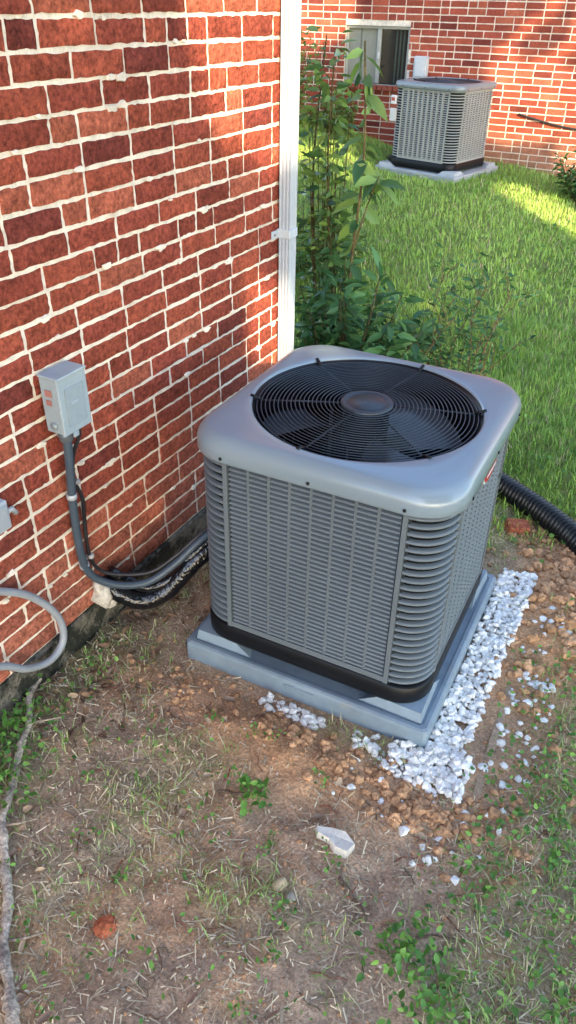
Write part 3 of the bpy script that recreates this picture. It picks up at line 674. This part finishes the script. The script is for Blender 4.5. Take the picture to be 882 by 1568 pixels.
for p in ((260,.06,.95,.06,.07,.018,.06),(240,.18,.78,.055,.06,.018,.06),(60,.12,1.25,.06,.08,.016),(40,.36,1.1,.12,.12,.014),(50,.82,1.12,.02,.02,.024,.05),(30,.72,1.0,.05,.05,.014),
          (140,1.46,1.25,.06,.10,.016,.04),(220,1.50,1.55,.08,.15,.016,.04),(360,1.62,1.75,.10,.3,.016,.05),(380,1.7,1.25,.12,.2,.016,.05),(150,1.45,.85,.06,.05,.020,.06),(140,1.36,.93,.05,.04,.018,.06),
          (160,1.63,2.15,.08,.15,.016,.04),(60,1.42,1.98,.05,.08,.014),(50,.62,.55,.10,.08,.014),(30,.95,.62,.15,.08,.014),(30,1.15,.68,.12,.05,.014),(60,1.72,.95,.06,.08,.020,.05)):
    weedpatch(*p)
for _ in range(46):
    cx,cy=.1+1.6*rng.random(),.35+1.0*rng.random();weedpatch(int(5+14*rng.random()),cx,cy,.018,.018,.012,.02)
weedpatch(900,.5,6.6,1.1,.5,.035,.05,(.07,.18,.03),(.20,.36,.08))
weedpatch(500,.9,3.3,.8,.35,.02,.05)
mb.obj('weeds',M_leaf)
mb=MB();n=70;x=.1+1.6*rng.random(n);y=.35+1.1*rng.random(n);k=outpad(x,y,.03);x=x[k];y=y[k];n=len(x)
t=rng.random((n,1));c=np.array([.26,.15,.10])*(1-t)+np.array([.46,.34,.23])*t
Dr=rng.normal(size=(n,3));Dr[:,2]*=.25;leaves(mb,np.stack([x,y,hz(x,y)+.010],-1),Dr,rdir(n,1.2),.02+.028*rng.random(n),.014+.012*rng.random(n),c,.5,-.15)
n=200;x=.03+.3*rng.random(n);y=1.0+1.6*rng.random(n);c=np.array([.18,.11,.07])*(.6+rng.random((n,1)))
Dr=rng.normal(size=(n,3));Dr[:,2]*=.25;leaves(mb,np.stack([x,y,hz(x,y)+.010],-1),Dr,rdir(n,1.0),.025+.02*rng.random(n),.014+.014*rng.random(n),c,.5,-.15)
n=4200;x=.05+1.9*rng.random(n);y=.3+1.3*rng.random(n);k=outpad(x,y,.01);x=x[k];y=y[k];n=len(x);t=rng.random((n,1));c=(np.array([.20,.13,.09])*(1-t)+np.array([.66,.56,.43])*t)
Dr=rng.normal(size=(n,3));Dr[:,2]*=.3;leaves(mb,np.stack([x,y,hz(x,y)+.004],-1),Dr,rdir(n,1.4),.004+.011*rng.random(n)**2,.003+.004*rng.random(n),c,.3,-.1)
mb.obj('dead_leaves',M_straw)
def stem(mb,P,r0,r1,col=(.12,.10,.05)):
    P=catmull(P,5);tube(mb,P,np.linspace(r0,r1,len(P)),6,col,1);return P
def leafy(mb,P,n,L,rad,a,b,tmin=.1,hang=0.):
    i=(len(P)-1)*(tmin+(1-tmin)*rng.random(n));k=np.minimum(i.astype(int),len(P)-2);f=(i-k)[:,None]
    Q=P[k]*(1-f)+P[k+1]*f;Dr=rng.normal(size=(n,3));Dr[:,2]=Dr[:,2]*.4+.15-hang;Dr/=np.linalg.norm(Dr,axis=1)[:,None]
    Q=Q+Dr*(rad*rng.random(n))[:,None];l=L*(.55+.7*rng.random(n))
    leaves(mb,Q,Dr,rdir(n,1.0),l,l*.42,gcol(n,a,b),.25,.3)
mb=MB();ga=(.035,.11,.04);gb=(.12,.27,.08);yb=(.26,.40,.09)
z0=float(hz(0,3.3))
P=stem(mb,[(.05,3.3,z0),(.05,3.3,.4),(.07,3.31,.9),(.10,3.3,1.3),(.07,3.3,1.74)],.011,.004,(.16,.13,.06));leafy(mb,P,38,.12,.02,ga,yb,.45,.5)
P=stem(mb,[(.07,3.31,.9),(.14,3.28,1.12),(.19,3.27,1.25)],.005,.002,(.16,.13,.06));leafy(mb,P,10,.11,.02,ga,yb,.4,.4)
P=stem(mb,[(.0,3.35,z0),(-.06,3.4,.6),(-.12,3.4,1.2),(-.10,3.38,1.70)],.010,.003);leafy(mb,P,90,.08,.06,ga,yb,.3)
P=stem(mb,[(-.05,3.3,z0),(-.16,3.4,.6),(-.22,3.45,1.2),(-.2,3.5,1.75)],.010,.003);leafy(mb,P,110,.07,.10,ga,yb,.2)
for k in range(70):
    t=rng.random()*6.28;rr=.10+.27*rng.random();h=.30+.60*rng.random()
    b=np.array([.06,3.33]);e=b+np.array([math.cos(t)*rr*1.0+.06,math.sin(t)*rr])
    P=stem(mb,[(b[0]+.03*math.cos(t),b[1]+.03*math.sin(t),z0),(b[0]*.4+e[0]*.6,b[1]*.4+e[1]*.6,h*.55),(e[0],e[1],h)],.006,.002)
    leafy(mb,P,32,.085,.06,ga,gb,.2)
for k in range(15):
    t=rng.random();P=stem(mb,[(-.1,3.4,z0),(-.18+.1*t,3.4+.1*t,.7),(-.26+.24*t,3.45,1.0+.65*rng.random())],.005,.002);leafy(mb,P,36,.065,.08,ga,yb,.3)
mb.obj('leafy_shrub',[M_leaf,M_bark])
mb=MB()
for k in range(18):
    bx=.30+.45*rng.random();by=3.35+.35*rng.random();h=.3+.55*rng.random();dx=(rng.random()-.3)*.35
    P=stem(mb,[(bx,by,float(hz(bx,by))),(bx+dx*.4,by,h*.6),(bx+dx,by+.05,h)],.004,.0015,(.22,.14,.08));leafy(mb,P,18,.045,.03,ga,gb,.3)
    for q in range(3):
        i=int(len(P)*(.4+.5*rng.random()));i=min(i,len(P)-1);e=P[i]+np.array([(rng.random()-.5)*.3,(rng.random()-.5)*.2,.1+.1*rng.random()])
        Q=stem(mb,[P[i],(P[i]+e)/2+np.array([0,0,.02]),e],.002,.001,(.22,.14,.08));leafy(mb,Q,10,.04,.02,ga,gb,.3)
mb.obj('twiggy_bush',[M_leaf,M_bark])
def bush(name,cx,cy,rx,ry,h,n,L,a,b,z0=None):
    mb=MB();z0=float(hz(cx,cy)) if z0 is None else z0
    for k in range(int(n/30)):
        t=rng.random()*6.28;r=rng.random()**.5;e=(cx+rx*r*math.cos(t),cy+ry*r*math.sin(t),z0+h*(.45+.6*rng.random())*(1-.35*r))
        P=stem(mb,[(cx+.3*(e[0]-cx),cy+.3*(e[1]-cy),z0),(cx+.7*(e[0]-cx),cy+.7*(e[1]-cy),z0+.5*(e[2]-z0)),e],.006,.002);leafy(mb,P,30,L,L*1.2,a,b,.15)
    return mb.obj(name,[M_leaf,M_bark])
bush('ivy_bush',.30,8.6,.34,.3,.68,1900,.06,(.03,.09,.03),(.10,.22,.05))
bush('ivy_bush',-3.35,8.7,.55,.5,1.25,2600,.07,(.06,.14,.03),(.24,.37,.08))
bush('ivy_bush',-2.75,9.05,.3,.25,.5,900,.06,(.06,.14,.03),(.24,.37,.08))
bush('ivy_bush',-1.2,5.3,.5,.6,.5,1500,.05,(.04,.12,.03),(.16,.29,.06))
# ------------------------------------------------------------------ unseen foliage and trunks, added to block and dapple the sun
Sv=np.array([.62,-.62,.47]);Sv/=np.linalg.norm(Sv)
Hh=np.array([.7071,.7071,0.]);Vv=np.cross(Sv,Hh);Vv*=np.sign(Vv[2])
C0=np.array([0,0,0])+Sv*10.5
n=17000
u=-1.2+10.6*rng.random(n);v=-1.9+9.6*rng.random(n);w=(rng.random(n)-.5)*2.4
P=C0+u[:,None]*Hh+v[:,None]*Vv+w[:,None]*Sv
Dl=rng.normal(size=(n,3));Dl/=np.linalg.norm(Dl,axis=1)[:,None]
gaps=[((0,2.60,1.90),.20,.995),((0,2.52,1.52),.06,.97),((0,2.72,.72),.06,.98),((-.25,9.4,1.5),.45,.95),((.45,9.4,1.0),.40,.95),((-.7,9.4,.95),.18,.92),((-3.1,9.4,1.8),.22,.96),((.1,8.0,.15),.20,.99),((.5,7.75,.15),.24,.99),((1.0,7.5,.15),.2,.99),((-.35,8.3,.2),.12,.99),((-2.3,8.3,.5),.18,.98),((-2.75,8.0,.5),.12,.98),((-2.0,7.9,.4),.10,.98)]  # openings left in the added foliage so sun lands on chosen spots
keep=np.ones(n,bool)
Pc=P+Dl*.2
for T,r,pr in gaps:
    d=Pc-np.array(T);d=d-(d@Sv)[:,None]*Sv;dist=np.linalg.norm(d,axis=1);keep&=~((dist<r+.20)&(rng.random(n)<pr))
P=P[keep];Dl=Dl[keep];n=len(P);mb=MB()
leaves(mb,P,Dl,rdir(n,.2),.40,.34,gcol(n),.2,.1)
tk=(.2,4.2,7.7)
for k in tk:
    b=C0+k*Hh;base=np.array([b[0],b[1],-.1]);top=b+Vv*4
    stem(mb,[base,base*.6+np.array([b[0],b[1],3])*.4,(b[0],b[1],4.0),top],.25,.05)
    for q in range(7):
        s0=np.array([b[0],b[1],3.6+.35*q]);e=C0+(k+(rng.random()-.5)*2.6)*Hh+(rng.random()*8-1)*Vv
        stem(mb,[s0,(s0+e)/2+np.array([0,0,.3]),e],.06,.015)
mb.obj('added_sun_blocker',[M_blocker,M_bark])
# ------------------------------------------------------------------ light
el=math.asin(Sv[2]);az=math.atan2(Sv[0],Sv[1])
wd=D2.worlds.new('World');scn.world=wd;wd.use_nodes=True;nt=wd.node_tree
bg=nt.nodes['Background'];sky=nt.nodes.new('ShaderNodeTexSky');sky.sky_type='NISHITA';sky.sun_disc=False
sky.sun_elevation=el;sky.sun_rotation=az;sky.dust_density=1.0
nt.links.new(sky.outputs[0],bg.inputs[0]);bg.inputs[1].default_value=.85
sd=D2.lights.new('sun','SUN');sd.energy=13;sd.angle=math.radians(.5);sd.color=(1,.78,.50)
so=D2.objects.new('sun',sd);scn.collection.objects.link(so);so.rotation_euler=Vector(Sv).to_track_quat('Z','Y').to_euler();so.location=(8,-8,8)
# ------------------------------------------------------------------ camera
f=1153.5;pi_=.5992;ya_=.4861;ro=-.0204;Cc=(1.5058,0,1.8788)
h=np.array([-math.sin(ya_)*math.cos(pi_),math.cos(ya_)*math.cos(pi_),-math.sin(pi_)]);r=np.array([math.cos(ya_),math.sin(ya_),0.]);d=np.cross(h,r)
rr=r*math.cos(ro)+d*math.sin(ro);dd=-r*math.sin(ro)+d*math.cos(ro)
cam=D2.cameras.new('camera');co=D2.objects.new('camera',cam);scn.collection.objects.link(co)
M=Matrix(((rr[0],-dd[0],-h[0],Cc[0]),(rr[1],-dd[1],-h[1],Cc[1]),(rr[2],-dd[2],-h[2],Cc[2]),(0,0,0,1)))
co.matrix_world=M;cam.sensor_fit='VERTICAL';cam.sensor_height=36;cam.lens=36*f/1568;cam.clip_start=.05;cam.clip_end=500
scn.camera=co
scn.view_settings.view_transform='Standard';scn.view_settings.look='None';scn.view_settings.exposure=0
